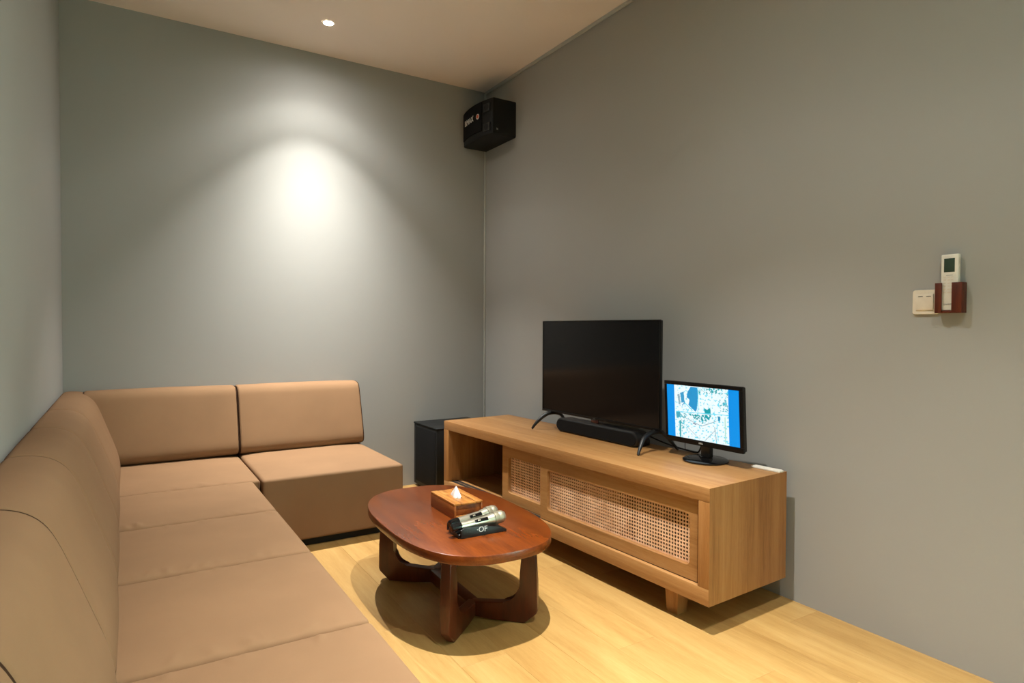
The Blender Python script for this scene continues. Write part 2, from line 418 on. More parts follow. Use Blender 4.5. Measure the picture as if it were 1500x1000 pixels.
BP = [(4.350, 0.414), (4.322, 0.424), (4.304, 0.448), (4.304, 0.486), (4.325, 0.560), (4.362, 0.680), (4.392, 0.772), (4.408, 0.812), (4.430, 0.836), (4.460, 0.846), (4.510, 0.850), (4.550, 0.848)]
BPROF = densify(BP, False, 3)+[(4.572, 0.838), (4.5735, 0.60), (4.5735, 0.414)]
SX0, SX1, SZ0, SZ1 = -0.3040, 0.597, 0.045, 0.402
GRP = 'tan sofa modules along the left wall'
def left_module(y0, y1, label, seed):
    t = thing('sofa_module', label, 'sofa', (0, (y0+y1)/2, 0), 0, GRP)
    c = (y0+y1)/2; a = (y1-y0)/2-0.0022
    lo, hi = (SX0, -a, SZ0), (SX1, a, SZ1)
    rbox('seat', lo, hi, 0.017, (90, 60, 5), M['sofa'], t, seat_deform(lo, hi, seed, 0.010, 'y', 0.0045))
    backrest('backrest', LPROF, -a, a, lambda s, p, z: Vector((p, s, z)), M['sofa'], t, 0.015, seed)
    box('plinth', SX0+0.02, SX1-0.05, -a+0.003, a-0.003, 0.0, 0.044, M['plinth'], t)
    return t
ys = [3.60, 2.985, 2.365, 1.71, 1.06, 0.41]
labs = ['tan sofa module of the left row next to the corner module', 'second tan sofa module from the corner along the left wall',
        'third tan sofa module from the corner along the left wall', 'fourth tan sofa module from the corner, at the bottom of the picture',
        'tan sofa module at the near end of the left row']
for i in range(5): left_module(ys[i+1], ys[i], labs[i], 11+i)
# corner module with two backs
t = thing('corner_sofa_module', 'tan corner sofa module with backs on two sides, in the room corner', 'sofa', (0, 0, 0), 0, None)
lo, hi = (SX0, 3.603, SZ0), (0.634, 4.5735, SZ1)
rbox('seat', lo, hi, 0.017, (90, 70, 5), M['sofa'], t, seat_deform(lo, hi, 31, 0.010, 'y', 0.004))
backrest('backrest', LPROF, 3.603, 4.5735, lambda s, p, z: Vector((p, s, z)), M['sofa'], t, 0.015, 5)
backrest('backrest', BPROF, -0.20, 0.631, lambda s, p, z: Vector((s, p, z)), M['sofa'], t, 0.015, 6)
box('plinth', SX0+0.02, 0.60, 3.62, 4.57, 0.0, 0.044, M['plinth'], t)
# end module against the back wall
t = thing('sofa_end_module', 'tan sofa end module against the back wall beside the black subwoofer', 'sofa', (0, 0, 0))
lo, hi = (0.638, 3.556, SZ0), (1.447, 4.5735, SZ1+0.006)
rbox('seat', lo, hi, 0.017, (40, 40, 5), M['sofa'], t, seat_deform(lo, hi, 41, 0.012, 'x', 0.0025))
backrest('backrest', BPROF, 0.637, 1.452, lambda s, p, z: Vector((s, p, z)), M['sofa'], t, 0.015, 7)
box('plinth', 0.66, 1.42, 3.60, 4.57, 0.0, 0.044, M['plinth'], t)

# ------------------------------------------------------------------ coffee table
TX, TY, TZ = 1.272, 2.537, 0.39
t = thing('coffee_table', 'oval red-brown wooden coffee table in front of the sofa', 'table', (TX, TY, 0), -0.034)
def sup(a, b, n, z, k=112, cx=0.0, cy=0.0):
    out = []
    for i in range(k):
        th = 2*math.pi*i/k; c, s = math.cos(th), math.sin(th)
        out.append(Vector((cx+a*math.copysign(abs(c)**(2/n), c), cy+b*math.copysign(abs(s)**(2/n), s), z)))
    return out
A_, B_ = 0.329, 0.549
rings('tabletop', [sup(A_-i, B_-i, 2.685, z) for i, z in [(0.008, 0.352), (0.002, 0.3535), (0.0, 0.357), (0.0, 0.385), (0.0012, 0.3885), (0.004, 0.390)]], M['redwood'], t)
arc = [(0.192-0.060*math.cos(R(90*k/8))-0.0, 0.150-0.068*math.sin(R(90*k/8))) for k in range(9)]
RR = 0.286
LEGP = [(0.0, 0.012), (0.10, 0.006), (RR-0.055, 0.0), (RR-0.006, 0.044), (RR, 0.058), (RR-0.004, 0.18), (RR-0.014, 0.352), (RR-0.066, 0.352), (RR-0.076, 0.215)]
arc = [(RR-0.148+0.070*math.sin(R(90-90*k/8)), 0.150-0.070*math.cos(R(90-90*k/8))) for k in range(9)]
LEGP += arc + [(0.0, 0.074)]
for sx in (-1, 1):
    for sy in (-1, 1):
        J = Vector((0.0, 0.20*sy, 0)); d = Vector((0.195*sx, 0.172*sy, 0)).normalized(); nn = Vector((-d.y, d.x, 0))
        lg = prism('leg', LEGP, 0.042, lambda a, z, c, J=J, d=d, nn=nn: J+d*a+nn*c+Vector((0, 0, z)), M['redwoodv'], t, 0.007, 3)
        prism('bracket', [(-0.025, 0.315), (0.025, 0.315), (0.040, 0.3515), (-0.040, 0.3515)], 0.046, lambda a, z, c, J=J, d=d, nn=nn: J+d*(RR-0.040+c)+nn*a+Vector((0, 0, z)), M['redwoodv'], lg, 0.003)
box('stretcher', -0.030, 0.030, -0.225, 0.225, 0.013, 0.073, M['redwoodv'], t, 0.006)

# ------------------------------------------------------------------ tissue box
t = thing('tissue_box', 'golden wooden tissue box on the coffee table', 'tissue box', (1.306, 2.573, TZ), R(-1))
a, l, h = 0.071, 0.128, 0.071
box('side_panel', -a, -a+0.010, -l, l, 0, h-0.010, M['teakd'], t, 0.0015)
box('side_panel', a-0.010, a, -l, l, 0, h-0.010, M['teakd'], t, 0.0015)
box('end_panel', -a+0.0102, a-0.0102, -l+0.006, -l+0.014, 0.018, h-0.011, M['teakd'], t, 0.001)
box('end_panel', -a+0.0102, a-0.0102, l-0.010, l, 0.0, h-0.011, M['teakd'], t, 0.001)
box('base', -a+0.0102, a-0.0102, -l, l-0.011, 0.0, 0.016, M['teak'], t, 0.001)
box('lid_strip', -a, -a+0.034, -l, l, h-0.0098, h, M['teak'], t, 0.0015)
box('lid_strip', a-0.034, a, -l, l, h-0.0098, h, M['teak'], t, 0.0015)
for y0, y1 in ((-l, -0.045), (0.045, l)):
    box('lid_board', -a+0.0355, a-0.0355, y0, y1, h-0.0098, h-0.002, M['teak'], t, 0.001)
for x0, x1 in ((-a+0.0355, -0.012), (0.012, a-0.0355)):
    box('lid_board', x0, x1, -0.0445, 0.0445, h-0.0098, h-0.002, M['teak'], t, 0.001)
v = []; f = []
n = 24
prof = [(0.030, 0.058), (0.030, 0.070), (0.021, 0.085), (0.011, 0.101), (0.0015, 0.116)]
for r_, z in prof:
    for k in range(n):
        th = 2*math.pi*k/n; q = r_*(1+0.35*math.cos(3*th+1.2))
        v.append((-0.004+q*math.cos(th)*0.55+0.004*(z-0.058)/0.058, q*math.sin(th)*1.1, z))
for i in range(len(prof)-1):
    for k in range(n): f.append((i*n+k, i*n+(k+1) % n, (i+1)*n+(k+1) % n, (i+1)*n+k))
f.append(tuple(range(4*n, 5*n)))
ti = from_py('tissue', v, f, M['tissue'], t, 50)

# ------------------------------------------------------------------ microphones in their black cradle
HZ = TZ
t = thing('microphone_cradle', 'black wedge-shaped cradle with white lettering under two microphones', 'cradle', (1.235, 2.262, HZ), R(-2))
poly = [(-0.095, 0.0), (0.118, 0.0), (0.118, 0.010), (0.085, 0.016), (0.02, 0.0185), (-0.075, 0.0185), (-0.095, 0.016)]
prism('body', poly, 0.100, lambda p, z, c: Vector((p, c+0.006, z)), M['black'], t, 0.003)
poly = [(-0.088, 0.0), (0.122, 0.0), (0.122, 0.009), (0.085, 0.024), (0.02, 0.038), (-0.070, 0.041), (-0.088, 0.034)]
prism('front_wall', poly, 0.008, lambda p, z, c: Vector((p, c-0.049, z)), M['black'], t, 0.002)
prism('rear_wall', poly, 0.006, lambda p, z, c: Vector((p, c+0.085, z*0.9)), M['black'], t, 0.002)
lettering('lettering', '\u00b7OF', 0.032, M['letter'], t, axes((1, 0, 0), (0, 0, 1), (0.006, -0.0533, 0.026)))
lettering('small_lettering', 'I O', 0.014, M['dkgrey'], t, axes((1, 0, 0), (0, 0, 1), (-0.052, -0.0533, 0.027)))
def microphone(tail, head, label):
    a_, b_ = Vector(tail), Vector(head); ax = (b_-a_).normalized(); L_ = (b_-a_).length
    t = thing('microphone', label, 'microphone', tail, 0, 'microphones on the coffee table')
    lathe('tail_cap', [(0.012, -0.004), (0.0165, 0.0), (0.0175, 0.012), (0.0178, 0.040)], M['gloss'], t, 28, ax)
    bd = lathe('body', [(0.0176, 0.0405), (0.0178, 0.10), (0.0182, 0.15), (0.0205, L_-0.048), (0.0235, L_-0.026)], M['silver'], t, 32, ax)
    lathe('collar', [(0.0225, L_-0.0258), (0.0262, L_-0.024), (0.0268, L_-0.006), (0.0258, L_-0.004)], M['mesh'], t, 32, ax)
    lathe('head_grille', [(0.0250, L_-0.0038), (0.0262, L_+0.004), (0.0262, L_+0.010), (0.0240, L_+0.020), (0.0190, L_+0.028), (0.010, L_+0.033), (0.0015, L_+0.0345)], M['mesh'], t, 32, ax)
    side = Vector((0, -0.80, 0.60)); side = (side-ax*side.dot(ax)).normalized(); w_ = ax.cross(side)
    s0 = L_-0.118; s1 = L_-0.058
    def fr(p, q, c): return ax*p+w_*q+side*(0.0178+c)
    sp = prism('switch_panel', [(s0, -0.006), (s1, -0.007), (s1, 0.007), (s0, 0.006)], 0.005, lambda p, q, c: fr(p, q, c+0.0012), M['gloss'], t, 0.001)
    prism('switch_button', [(s0+0.012, -0.003), (s0+0.024, -0.003), (s0+0.024, 0.003), (s0+0.012, 0.003)], 0.004, lambda p, q, c: fr(p, q, c+0.0050), M['silver'], sp, 0.0008)
    return t
microphone((1.118, 2.241, HZ+0.040), (1.336, 2.243, HZ+0.052), 'silver microphone lying in front, nearer to the viewer on the coffee table')
microphone((1.134, 2.290, HZ+0.042), (1.342, 2.318, HZ+0.054), 'silver microphone lying behind the other, beside the tissue box')

# ------------------------------------------------------------------ TV cabinet  (local: x = depth from front, y = length from the near end)
CX, CY, CR = 1.984, 1.682, 0.05
L_, D_ = 2.199, 0.541
cab = thing('tv_cabinet', 'long light oak cabinet with sliding woven cane doors along the right wall', 'cabinet', (CX, CY, 0), CR)
ZB, ZT = 0.121, 0.600
box('top_panel', 0, D_, 0, L_, 0.5415, ZT, M['oak'], cab, 0.0015)
box('side_panel', 0.0, D_, 0.0, 0.054, 0.1905, 0.541, M['oakv'], cab, 0.0008)
box('side_panel', 0.0, D_, L_-0.062, L_, 0.1905, 0.541, M['oakv'], cab, 0.0008)
box('bottom_panel', 0, D_, 0, L_, ZB, 0.190, M['oak'], cab, 0.0015)
box('end_facing', 0.0006, D_-0.0006, -0.0012, -0.0001, ZB, ZT, M['oakv'], cab)
box('back_panel', D_-0.016, D_-0.004, 0.0545, L_-0.0625, 0.1905, 0.541, M['oakd'], cab)
box('divider', 0.075, D_-0.0165, 1.10, 1.118, 0.1905, 0.541, M['oakd'], cab)
for xx in (0.021, 0.051):
    box('door_track', xx, xx+0.023, 0.0545, L_-0.0625, 0.1901, 0.1915, M['plinth'], cab)
def rrect(s0, s1, z0, z1, r, k=6):
    pts = []; tg = []
    for cs, cz, a0 in ((s1-r, z1-r, 0), (s0+r, z1-r, 90), (s0+r, z0+r, 180), (s1-r, z0+r, 270)):
        for i in range(k+1):
            an = R(a0+90*i/k); pts.append((cs+r*math.cos(an), cz+r*math.sin(an)))
    return pts
def outer_map(pts, s0, s1, z0, z1, k=6):
    out = []
    n = k+1
    for c in range(4):
        cs, cz = ((s1, z1), (s0, z1), (s0, z0), (s1, z0))[c]
        for i in range(n):
            p = pts[c*n+i]; first = i < k/2; mid = i == k//2
            if mid: out.append((cs, cz)); continue
            if c in (0, 2): on_vert = first
            else: on_vert = not first
            t_ = abs(i-k/2)/(k/2)
            if on_vert: out.append((cs, cz+(p[1]-cz)*t_))
            else: out.append((cs+(p[0]-cs)*t_, cz))
    return out
def cane_panel(s0, s1, z0, z1, x, parent, pitch=0.0160):
    cols = max(2, round((s1-s0)/pitch)); rows = max(2, round((z1-z0)/pitch))
    ps, pz = (s1-s0)/cols, (z1-z0)/rows
    bm = bmesh.new(); vd = {}
    def V(a, b_):
        k = (round(a, 6), round(b_, 6))
        if k not in vd: vd[k] = bm.verts.new((x, a, b_))
        return vd[k]
    hr = 0.345
    for i in range(cols):
        for j in range(rows):
            cs, cz = s0+(i+0.5)*ps, z0+(j+0.5)*pz
            sq = [(-.5, -.5), (0, -.5), (.5, -.5), (.5, 0), (.5, .5), (0, .5), (-.5, .5), (-.5, 0)]
            oc = [(hr*math.cos(R(225+45*k)), hr*math.sin(R(225+45*k))) for k in range(8)]
            S = [V(cs+a*ps, cz+b_*pz) for a, b_ in sq]; O = [V(cs+a*ps, cz+b_*pz) for a, b_ in oc]
            for k in range(8): bm.faces.new((S[k], S[(k+1) % 8], O[(k+1) % 8], O[k]))
    ex = bmesh.ops.extrude_face_region(bm, geom=bm.faces[:])
    for e in ex['geom']:
        if isinstance(e, bmesh.types.BMVert): e.co.x += 0.0016
    o = from_bm('cane_panel', bm, M['cane'], parent); o['kind'] = 'stuff'
    o['label'] = 'woven cane webbing'
    return o
def door(s0, s1, o0, o1, x):
    z0, z1 = 0.194, 0.540; a0, a1 = 0.252, 0.466
    inn = rrect(o0, o1, a0, a1, 0.020); out = outer_map(inn, s0, s1, z0, z1)
    th = 0.020; bv = 0.0025
    inn2 = rrect(o0-bv, o1+bv, a0-bv, a1+bv, 0.022)
    rs = [[Vector((x, p, z)) for p, z in out], [Vector((x, p, z)) for p, z in inn2], [Vector((x+bv, p, z)) for p, z in inn],
          [Vector((x+th, p, z)) for p, z in inn], [Vector((x+th, p, z)) for p, z in out]]
    d = rings('door', rs, M['oak'], cab, False, 30, True)
    cane_panel(o0-0.012, o1+0.012, a0-0.012, a1+0.012, x+th+0.0005, d)
door(0.0725, 1.133, 0.114, 1.075, 0.020)
door(0.560, 1.553, 0.610, 1.492, 0.050)
for s in (0.232, L_-0.232):
    for d in (0.085, D_-0.085):
        rings('leg', [[Vector((d+a*k, s+b_*k, z)) for a, b_ in ((-1, -1), (1, -1), (1, 1), (-1, 1))] for k, z in ((0.030, 0.0), (0.036, 0.1205))], M['oakv'], cab)

# ------------------------------------------------------------------ television
def orient(c, yaw, tilt=0.0):
    """local x = viewer's right, y = up, z = out of the screen"""
    r_ = Vector((math.sin(yaw), -math.cos(yaw), 0)); n_ = Vector((-math.cos(yaw), -math.sin(yaw), 0))
    u_ = Vector((0, 0, 1))*math.cos(tilt)-n_*math.sin(tilt); n2 = r_.cross(u_)
    return Matrix(((r_.x, u_.x, n2.x, c[0]), (r_.y, u_.y, n2.y, c[1]), (r_.z, u_.z, n2.z, c[2]), (0, 0, 0, 1)))
tv = thing('television', 'large flat black television switched off on the cabinet', 'television', (2.33, 2.807, 0.6))
Mw = orient((2.32, 2.807, 0.997), 0.042)
def tpart(o, parent, Mm):
    o.data.transform(Mm); o.data.transform(Matrix.Translation(-parent.location)); return o
W2, H2 = 0.498, 0.288
tpart(box('back_shell', -W2+0.003, W2-0.003, -H2+0.003, H2-0.003, -0.022, -0.0065, M['black'], tv, 0.003), tv, Mw)
tpart(box('rear_housing', -W2+0.10, W2-0.10, -H2+0.01, H2-0.16, -0.060, -0.0225, M['black'], tv, 0.010), tv, Mw)
bm = bmesh.new()
bz = 0.006
bx(bm, -W2, W2, H2-bz, H2, -0.006, 0.0025, 0.001); bx(bm, -W2, W2, -H2, -H2+0.013, -0.006, 0.0025, 0.001)
bx(bm, -W2, -W2+bz, -H2+0.013, H2-bz, -0.006, 0.0025, 0.001); bx(bm, W2-bz, W2, -H2+0.013, H2-bz, -0.006, 0.0025, 0.001)
tpart(from_bm('bezel', bm, M['bezel'], tv, 40), tv, Mw)
tpart(box('screen', -W2+bz, W2-bz, -H2+0.0132, H2-bz, -0.006, 0.0, M['tv'], tv), tv, Mw)
bb = tpart(box('logo_tab', -0.030, 0.030, -H2-0.020, -H2-0.0005, -0.008, 0.001, M['redled'], tv, 0.003), tv, Mw)
o = lettering('logo', 'LG', 0.012, M['print'], bb, Mw @ Matrix.Translation((0.0, -H2+0.006, 0.003))); o.data.transform(Matrix.Translation(-tv.location))
for sy, yy in ((1, 3.222), (-1, 2.345)):
    top = Vector((2.325-0.042*(yy-2.807), yy, 0.703)); out = 0.038 if sy > 0 else -0.040
    pts = spline([(2.188, yy+out, 0.605), (2.215, yy+out*0.72, 0.642), (2.258, yy+out*0.35, 0.682), (top.x-0.015, yy, 0.701), (top.x+0.04, yy, 0.700), (2.410, yy+out*0.5, 0.672), (2.462, yy+out*1.2, 0.606)], 6)
    n_ = len(pts)
    lg = tube('leg', [p-tv.location for p in pts], [0.0065+0.0065*math.sin(math.pi*min(1, max(0, i/(n_-1)))) for i in range(n_)], M['black'], tv, 10)

# ------------------------------------------------------------------ sound bar
sb = thing('soundbar', 'black rounded soundbar lying under the television', 'soundbar', (2.345, 2.800, 0.6), 0.03)
def cap(wd, ht, z0, r, k=10):
    return rrect(-wd, wd, z0, z0+ht, r, k)
L2_ = 0.350; hh = 0.082
pr_ = rrect(-L2_, L2_, 0.002, hh, 0.038, 10)
def ring_at(x, ins): return [Vector((x, p*(1-ins/L2_), 0.002+(z-0.002)*(1-2*ins/hh)+ins)) for p, z in pr_]
rings('body', [ring_at(-0.040, 0.006), ring_at(-0.036, 0.001), ring_at(-0.030, 0.0), ring_at(0.050, 0.0), ring_at(0.056, 0.004)], M['black'], sb)
rings('grille', [ring_at(-0.0445, 0.009), ring_at(-0.0405, 0.0065)], M['grille'], sb)
rings('top_band', [[Vector((x, p*0.93, z)) for p, z in ((-L2_, hh+0.0004), (L2_, hh+0.0004))][0:2]+[Vector((x+0.012, p*0.93, hh+0.0004)) for p in (L2_, -L2_)] for x in (-0.030,)] + [[Vector((-0.030, -L2_*0.93, hh+0.0014)), Vector((-0.030, L2_*0.93, hh+0.0014)), Vector((-0.018, L2_*0.93, hh+0.0014)), Vector((-0.018, -L2_*0.93, hh+0.0014))]], M['dkgrey'], sb)

# ------------------------------------------------------------------ monitor
MC = (2.360, 2.050, 0.825)
mo = thing('computer_monitor', 'small black computer monitor showing camera pictures on the cabinet end', 'monitor', (2.385, 2.048, 0.6))
Mm = orient(MC, 0.042, -0.06)
W3, H3 = 0.227, 0.1525
S_L, S_R, S_T, S_B = -W3+0.0135, W3-0.0170, H3-0.018, -H3+0.026
bm = bmesh.new()
bx(bm, -W3, W3, S_T, H3, -0.010, 0.006, 0.0015); bx(bm, -W3, W3, -H3, S_B, -0.010, 0.006, 0.0015)
bx(bm, -W3, S_L, S_B, S_T, -0.010, 0.006, 0.0015); bx(bm, S_R, W3, S_B, S_T, -0.010, 0.006, 0.0015)
bz_ = tpart(from_bm('bezel', bm, M['bezel'], mo, 40), mo, Mm)
tpart(box('back_shell', -W3+0.003, W3-0.003, -H3+0.003, H3-0.003, -0.030, -0.0105, M['black'], mo, 0.006), mo, Mm)
tpart(box('rear_housing', -0.10, 0.10, -0.10, 0.06, -0.055, -0.0305, M['black'], mo, 0.010), mo, Mm)
o = lettering('logo', 'DELL', 0.011, M['letter'], bz_, Mm @ Matrix.Translation((-0.008, -H3+0.013, 0.0066))); o.data.transform(Matrix.Translation(-mo.location))
lathe('base', [(0.100, 0.0), (0.108, 0.003), (0.108, 0.008), (0.098, 0.013), (0.040, 0.017), (0.002, 0.018)], M['gloss'], mo, 56)
box('neck', -0.005, 0.022, -0.027, 0.027, 0.0182, 0.150, M['black'], mo, 0.004)
# picture: painted on a fine grid, in the pixel frame of the screen
def sc_uv(px, py):
    u = (px-65)/(967-65); tp = 58+92*u; bt = 700+188*u; return u, (py-tp)/(bt-tp)
def poly_uv(pts): return [sc_uv(*p) for p in pts]
def inside(poly, u, v):
    c = False; n = len(poly); j = n-1
    for i in range(n):
        if (poly[i][1] > v) != (poly[j][1] > v) and u < (poly[j][0]-poly[i][0])*(v-poly[i][1])/(poly[j][1]-poly[i][1])+poly[i][0]: c = not c
        j = i
    return c
def seg_d(a, b_, u, v):
    ax, ay, bx_, by = a[0]*1.33, a[1], b_[0]*1.33, b_[1]; px, py = u*1.33, v
    dx, dy = bx_-ax, by-ay; t_ = max(0, min(1, ((px-ax)*dx+(py-ay)*dy)/(dx*dx+dy*dy)))
    return math.hypot(px-ax-dx*t_, py-ay-dy*t_)
BLUE = srgb(0, 146, 232)[:3]; STEEL = srgb(40, 150, 205)[:3]; TEAL = srgb(20, 160, 170)[:3]; CYAN = srgb(110, 222, 245)[:3]; WHITE = (0.88, 0.98, 1.0); GREY = srgb(150, 180, 190)[:3]
polys = [(poly_uv([(345, 160), (385, 100), (468, 108), (478, 190), (458, 390), (440, 420), (350, 330), (368, 260), (328, 235)]), STEEL),
         (poly_uv([(243, 175), (292, 160), (300, 295), (258, 300)]), srgb(60, 160, 205)[:3]),
         (poly_uv([(205, 195), (235, 185), (245, 320), (225, 320)]), GREY),
         (poly_uv([(550, 375), (585, 395), (625, 370), (632, 462), (555, 450)]), TEAL),
         (poly_uv([(183, 405), (240, 412), (235, 480), (185, 490)]), srgb(70, 170, 190)[:3]),
         (poly_uv([(225, 520), (243, 520), (243, 735), (222, 730)]), srgb(60, 170, 180)[:3]),
         (poly_uv([(712, 480), (745, 485), (740, 545), (715, 540)]), srgb(50, 150, 190)[:3])]
foliage = [(poly_uv([(340, 440), (640, 468), (600, 530), (520, 575), (440, 520)]), 0.44, TEAL, 30),
           (poly_uv([(480, 105), (835, 140), (840, 260), (780, 200), (640, 190), (490, 200)]), 0.56, srgb(40, 165, 175)[:3], 36),
           (poly_uv([(740, 260), (838, 270), (840, 425), (745, 415)]), 0.58, srgb(60, 175, 190)[:3], 36),
           (poly_uv([(240, 425), (340, 440), (300, 500), (270, 680), (245, 680)]), 0.58, srgb(90, 180, 190)[:3], 34)]
lines = [((300, 490), (510, 605), 0.006, GREY), ((510, 605), (690, 545), 0.006, GREY), ((320, 600), (480, 770), 0.004, GREY), ((550, 790), (680, 660), 0.005, GREY),
         ((672, 620), (690, 800), 0.006, GREY), ((700, 560), (712, 800), 0.004, CYAN), ((800, 500), (800, 830), 0.008, srgb(180, 230, 215)[:3]), ((185, 408), (840, 470), 0.007, CYAN),
         ((480, 110), (470, 420), 0.006, CYAN), ((300, 300), (400, 400), 0.007, CYAN), ((270, 330), (300, 300), 0.008, srgb(60, 160, 205)[:3]), ((405, 565), (440, 580), 0.008, srgb(60, 90, 130)[:3])]
lines = [(sc_uv(*a_), sc_uv(*b_), wd, c) for a_, b_, wd, c in lines]
def pix(u, v):
    if u < 0.113 or u > 0.862: return BLUE
    c = WHITE
    n1 = noise.noise(Vector((u*24, v*18, 3.1)))
    if noise.noise(Vector((u*44, v*34, 8.1)))+0.5*n1 > 0.36: c = CYAN
    elif n1 > 0.15: c = tuple(x*0.55+y*0.45 for x, y in zip(c, (0.75, 0.95, 0.98)))
    for pl_, th, cc, fr in foliage:
        if inside(pl_, u, v):
            n2 = 0.5+0.5*noise.noise(Vector((u*fr*1.4, v*fr, 1.7)))+0.18*noise.noise(Vector((u*fr*4, v*fr*3, 5.7)))
            if n2 > th: c = cc
    for pl_, cc in polys:
        if inside(pl_, u, v): c = cc
    for a_, b_, wd, cc in lines:
        if seg_d(a_, b_, u, v) < wd: c = cc
    return c
NU, NV = 220, 165
v = []; f = []; cols = []
for j in range(NV+1):
    for i in range(NU+1):
        u_, w_ = i/NU, j/NV
        v.append(Mm @ Vector((S_L+(S_R-S_L)*u_, S_T+(S_B-S_T)*w_, 0.002)) - mo.location); cols.append(pix(u_, w_))
for j in range(NV):
    for i in range(NU):
        k = j*(NU+1)+i; f.append((k, k+NU+1, k+NU+2, k+1))
me = bpy.data.meshes.new('screen'); me.from_pydata(v, [], f); me.update()
ca = me.color_attributes.new('picture', 'FLOAT_COLOR', 'POINT')
for i, c in enumerate(cols): ca.data[i].color = (*c, 1)
sc_ = finish('screen', me, M['picture'], mo); sc_['label'] = 'lit blue and white picture'
# cables and the white strip behind the monitor
tag(tube('power_cable', spline([(2.480, 2.520, 0.640), (2.490, 2.440, 0.622), (2.490, 2.350, 0.611), (2.490, 2.250, 0.606), (2.465, 2.170, 0.612), (2.430, 2.115, 0.655), (2.415, 2.090, 0.712)], 8), 0.0042, M['black']), 'black cable sagging between the television and the small monitor', 'cable')
tag(tube('thin_cable', spline([(2.508, 2.296, 0.70), (2.507, 2.290, 0.655), (2.506, 2.285, 0.605), (2.512, 2.250, 0.603), (2.514, 2.200, 0.6035)], 6), 0.0017, M['black']), 'thin black cord hanging straight down behind the small monitor', 'cord')
t = thing('power_adapter', 'black power adapter on the cabinet behind the television foot', 'adapter', (2.420, 2.520, 0.6), 0.1)
box('body', -0.022, 0.022, -0.040, 0.040, 0.0, 0.034, M['black'], t, 0.005)
tube('cord_end', [(0, 0.0395, 0.017), (0, 0.060, 0.016), (0.0, 0.090, 0.006), (0, 0.13, 0.004)], 0.0032, M['black'], t)
t = thing('white_strip', 'flat white plastic strip on the cabinet top at its near back corner', 'strip', (2.478, 1.776, 0.6), CR+0.02)
box('body', -0.018, 0.018, -0.072, 0.072, 0.0, 0.009, M['white'], t, 0.0025)
box('cover', -0.014, 0.014, -0.066, 0.066, 0.0092, 0.0108, M['white'], t, 0.0007)

# ------------------------------------------------------------------ subwoofer behind the cabinet
sw = thing('subwoofer', 'black subwoofer box standing on the floor behind the cabinet', 'subwoofer', (2.18, 4.352, 0))
box('body', -0.236, 0.236, -0.208, 0.208, 0.020, 0.487, M['vinyl'], sw, 0.004)
box('top_cap', -0.240, 0.240, -0.212, 0.212, 0.4875, 0.502, M['vinyl'], sw, 0.006, 3)
box('grille', -0.2395, -0.2362, -0.185, 0.170, 0.050, 0.470, M['grille'], sw, 0.001)
for a in (-0.2, 0.2):
    for b_ in (-0.17, 0.17): lathe('foot', [(0.018, 0.0), (0.022, 0.004), (0.022, 0.0198)], M['black'], sw, 20, origin=(a, b_, 0))

# ------------------------------------------------------------------ wall speaker in the corner
sp = thing('wall_speaker', 'black karaoke speaker mounted high in the room corner', 'speaker', (2.48, 4.335, 2.707))
SYN, SYF = -0.237, 0.235
def fx(y):   # curved front, x as a function of y
    tt = (y-SYN)/(SYF-SYN); return -0.097-0.040*math.sin(math.pi*min(1, max(0, tt)))**0.8
ysn = [SYN+(SYF-SYN)*i/28 for i in range(29)]
plan = [(fx(y), y) for y in ysn]+[(0.1065, SYF), (0.1065, SYN)]
def ringz(z, ins): return [Vector((x+(ins if i < 29 else -ins*0), y*(1-ins/0.236), z)) for i, (x, y) in enumerate(plan)]
rings('body', [ringz(0.0, 0.010), ringz(0.006, 0.002), ringz(0.012, 0.0), ringz(0.262, 0.0), ringz(0.270, 0.003), ringz(0.276, 0.012)], M['vinyl'], sp, True, 35)
# grille over the far two thirds of the front
yg = [SYN+0.115+(SYF-0.012-SYN-0.115)*i/24 for i in range(25)]
gp = [(fx(y)-0.006, y) for y in yg]+[(fx(y)+0.004, y) for y in yg[::-1]]
rings('grille', [[Vector((x, y, z)) for x, y in gp] for z in (0.045, 0.262)], M['grille'], sp, True, 35)
for zz in (0.205, 0.058):
    yc = SYN+0.058; xf = fx(yc)
    dxy = (fx(yc+0.01)-fx(yc-0.01))/0.02; tg_ = Vector((dxy, 1, 0)).normalized(); nr = Vector((-tg_.y, tg_.x, 0))
    pnl = prism('tweeter_panel', [(-0.036, -0.030), (0.036, -0.030), (0.036, 0.030), (-0.036, 0.030)], 0.020, lambda p, q, c: Vector((xf, yc, zz))+tg_*p+Vector((0, 0, q))+nr*c, M['tweet'], sp, 0.002)
    lathe('tweeter', [(0.024, -0.004), (0.024, 0.0108), (0.022, 0.0112), (0.016, 0.0106), (0.002, 0.0108)], M['plinth'], pnl, 28, nr, Vector((xf, yc, zz)))
ye = SYN+0.158; dxy = (fx(ye+0.01)-fx(ye-0.01))/0.02; tg_ = Vector((dxy, 1, 0)).normalized(); nr = Vector((-tg_.y, tg_.x, 0))
eo = Vector((fx(ye)-0.006, ye, 0.160))
em_ = lathe('emblem', [(0.025, 0.0), (0.025, 0.004), (0.002, 0.0045)], M['plinth'], sp, 32, nr, eo)
lathe('emblem_ring', [(0.020, 0.0046), (0.020, 0.0056), (0.002, 0.0058)], M['letter'], em_, 32, nr, eo)
lathe('emblem_centre', [(0.0145, 0.0060), (0.0145, 0.0068), (0.002, 0.0070)], M['orange'], em_, 32, nr, eo)
yt = SYN+0.300; dxy = (fx(yt+0.05)-fx(yt-0.05))/0.10; tg2 = Vector((dxy, 1, 0)).normalized(); 
rgt = -tg2
lettering('lettering', 'BMAX', 0.062, M['letter'], sp, axes(rgt, (0, 0, 1), Vector((fx(yt)-0.0085, yt, 0.160))), 0.0015)
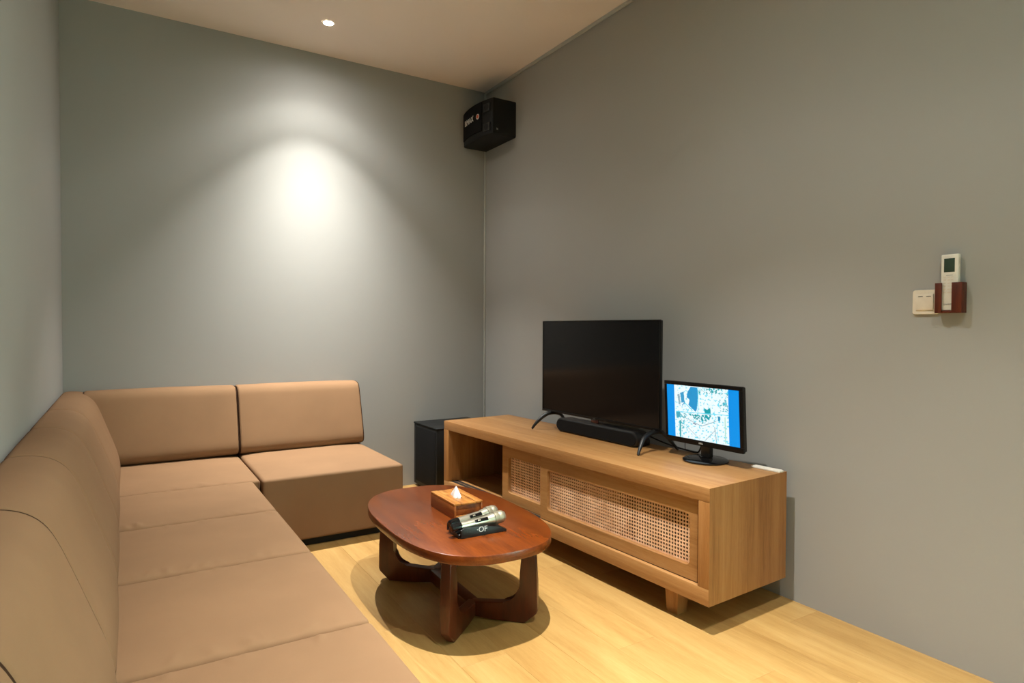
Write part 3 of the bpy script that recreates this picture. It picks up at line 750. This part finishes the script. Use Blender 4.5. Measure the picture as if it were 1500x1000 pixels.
lettering('side_lettering', 'hi', 0.020, M['letter'], sp, axes((1, 0, 0), (0, 0, 1), (-0.060, SYN-0.0006, 0.040)), 0.0004)
box('wall_bracket', 0.085, 0.1085, -0.05, 0.05, 0.2765, 0.2865, M['black'], sp, 0.002)

# ------------------------------------------------------------------ light switch, remote holder, remote
sy_, sz_ = 1.176, 1.342
t = thing('light_switch', 'ivory light switch plate beside the wooden remote holder', 'light switch', (XR, sy_, sz_))
def wp(p, q, c): return Vector((-c, -p, q))      # p = viewer's right, q = up, c = out of the wall
def wbox(name, p0, p1, q0, q1, c0, c1, mat, parent, bev=0.0, seg=2):
    return box(name, -c1, -c0, -p1, -p0, q0, q1, mat, parent, bev, seg)
pts = rrect(-0.047, 0.044, -0.046, 0.047, 0.010, 6)
rings('plate', [[wp(p, q, 0.0005) for p, q in pts], [wp(p, q, 0.006) for p, q in pts], [wp(p*0.97, q*0.97, 0.0085) for p, q in pts]], M['ivory'], t, True, 35)
rk = wbox('rocker', -0.033, 0.028, -0.030, 0.030, 0.0087, 0.0125, M['ivory'], t, 0.0015)
for p in (-0.020, 0.008): wbox('mark', p-0.004, p+0.012, 0.020, 0.023, 0.0126, 0.0132, M['print'], rk)
hy, hz0 = 1.0875, 1.300
t = thing('remote_holder', 'dark red wooden holder on the right wall gripping a white remote', 'holder', (XR, hy, hz0))
wbox('back_board', -0.044, 0.044, 0.0, 0.110, 0.0005, 0.007, M['holder'], t, 0.001)
wbox('base_board', -0.0365, 0.0365, 0.0, 0.008, 0.0072, 0.034, M['holder'], t, 0.001)
wbox('side_board', -0.044, -0.0367, 0.0, 0.110, 0.0072, 0.034, M['holder'], t, 0.001)
wbox('side_board', 0.0367, 0.044, 0.0, 0.110, 0.0072, 0.034, M['holder'], t, 0.001)
wbox('front_lip', -0.044, -0.0215, 0.0, 0.110, 0.0342, 0.040, M['holder'], t, 0.001)
wbox('front_lip', 0.0110, 0.044, 0.0, 0.110, 0.0342, 0.040, M['holder'], t, 0.001)
t = thing('remote_control', 'white air conditioner remote with green display standing in the wooden holder', 'remote', (XR, hy, hz0+0.0085))
rm = wbox('body', -0.0295, 0.0275, 0.0, 0.205, 0.0095, 0.0290, M['white'], t, 0.004, 3)
wbox('display', -0.019, 0.016, 0.140, 0.190, 0.0291, 0.0297, M['lcd'], t, 0.0002)
for q in (0.122, 0.112, 0.100, 0.090, 0.078, 0.066):
    for p in (-0.016, -0.003, 0.008):
        wbox('button', p-0.0042, p+0.0042, q-0.0022, q+0.0022, 0.0291, 0.0302, M['ivory'], t, 0.0006)
wbox('button_line', -0.012, 0.010, 0.1280, 0.1290, 0.0291, 0.0296, M['print'], t)
lettering('brand_lettering', 'SHARP', 0.0085, M['print'], t, axes((0, -1, 0), (0, 0, 1), (-0.0293, 0.006, 0.022)), 0.0002)
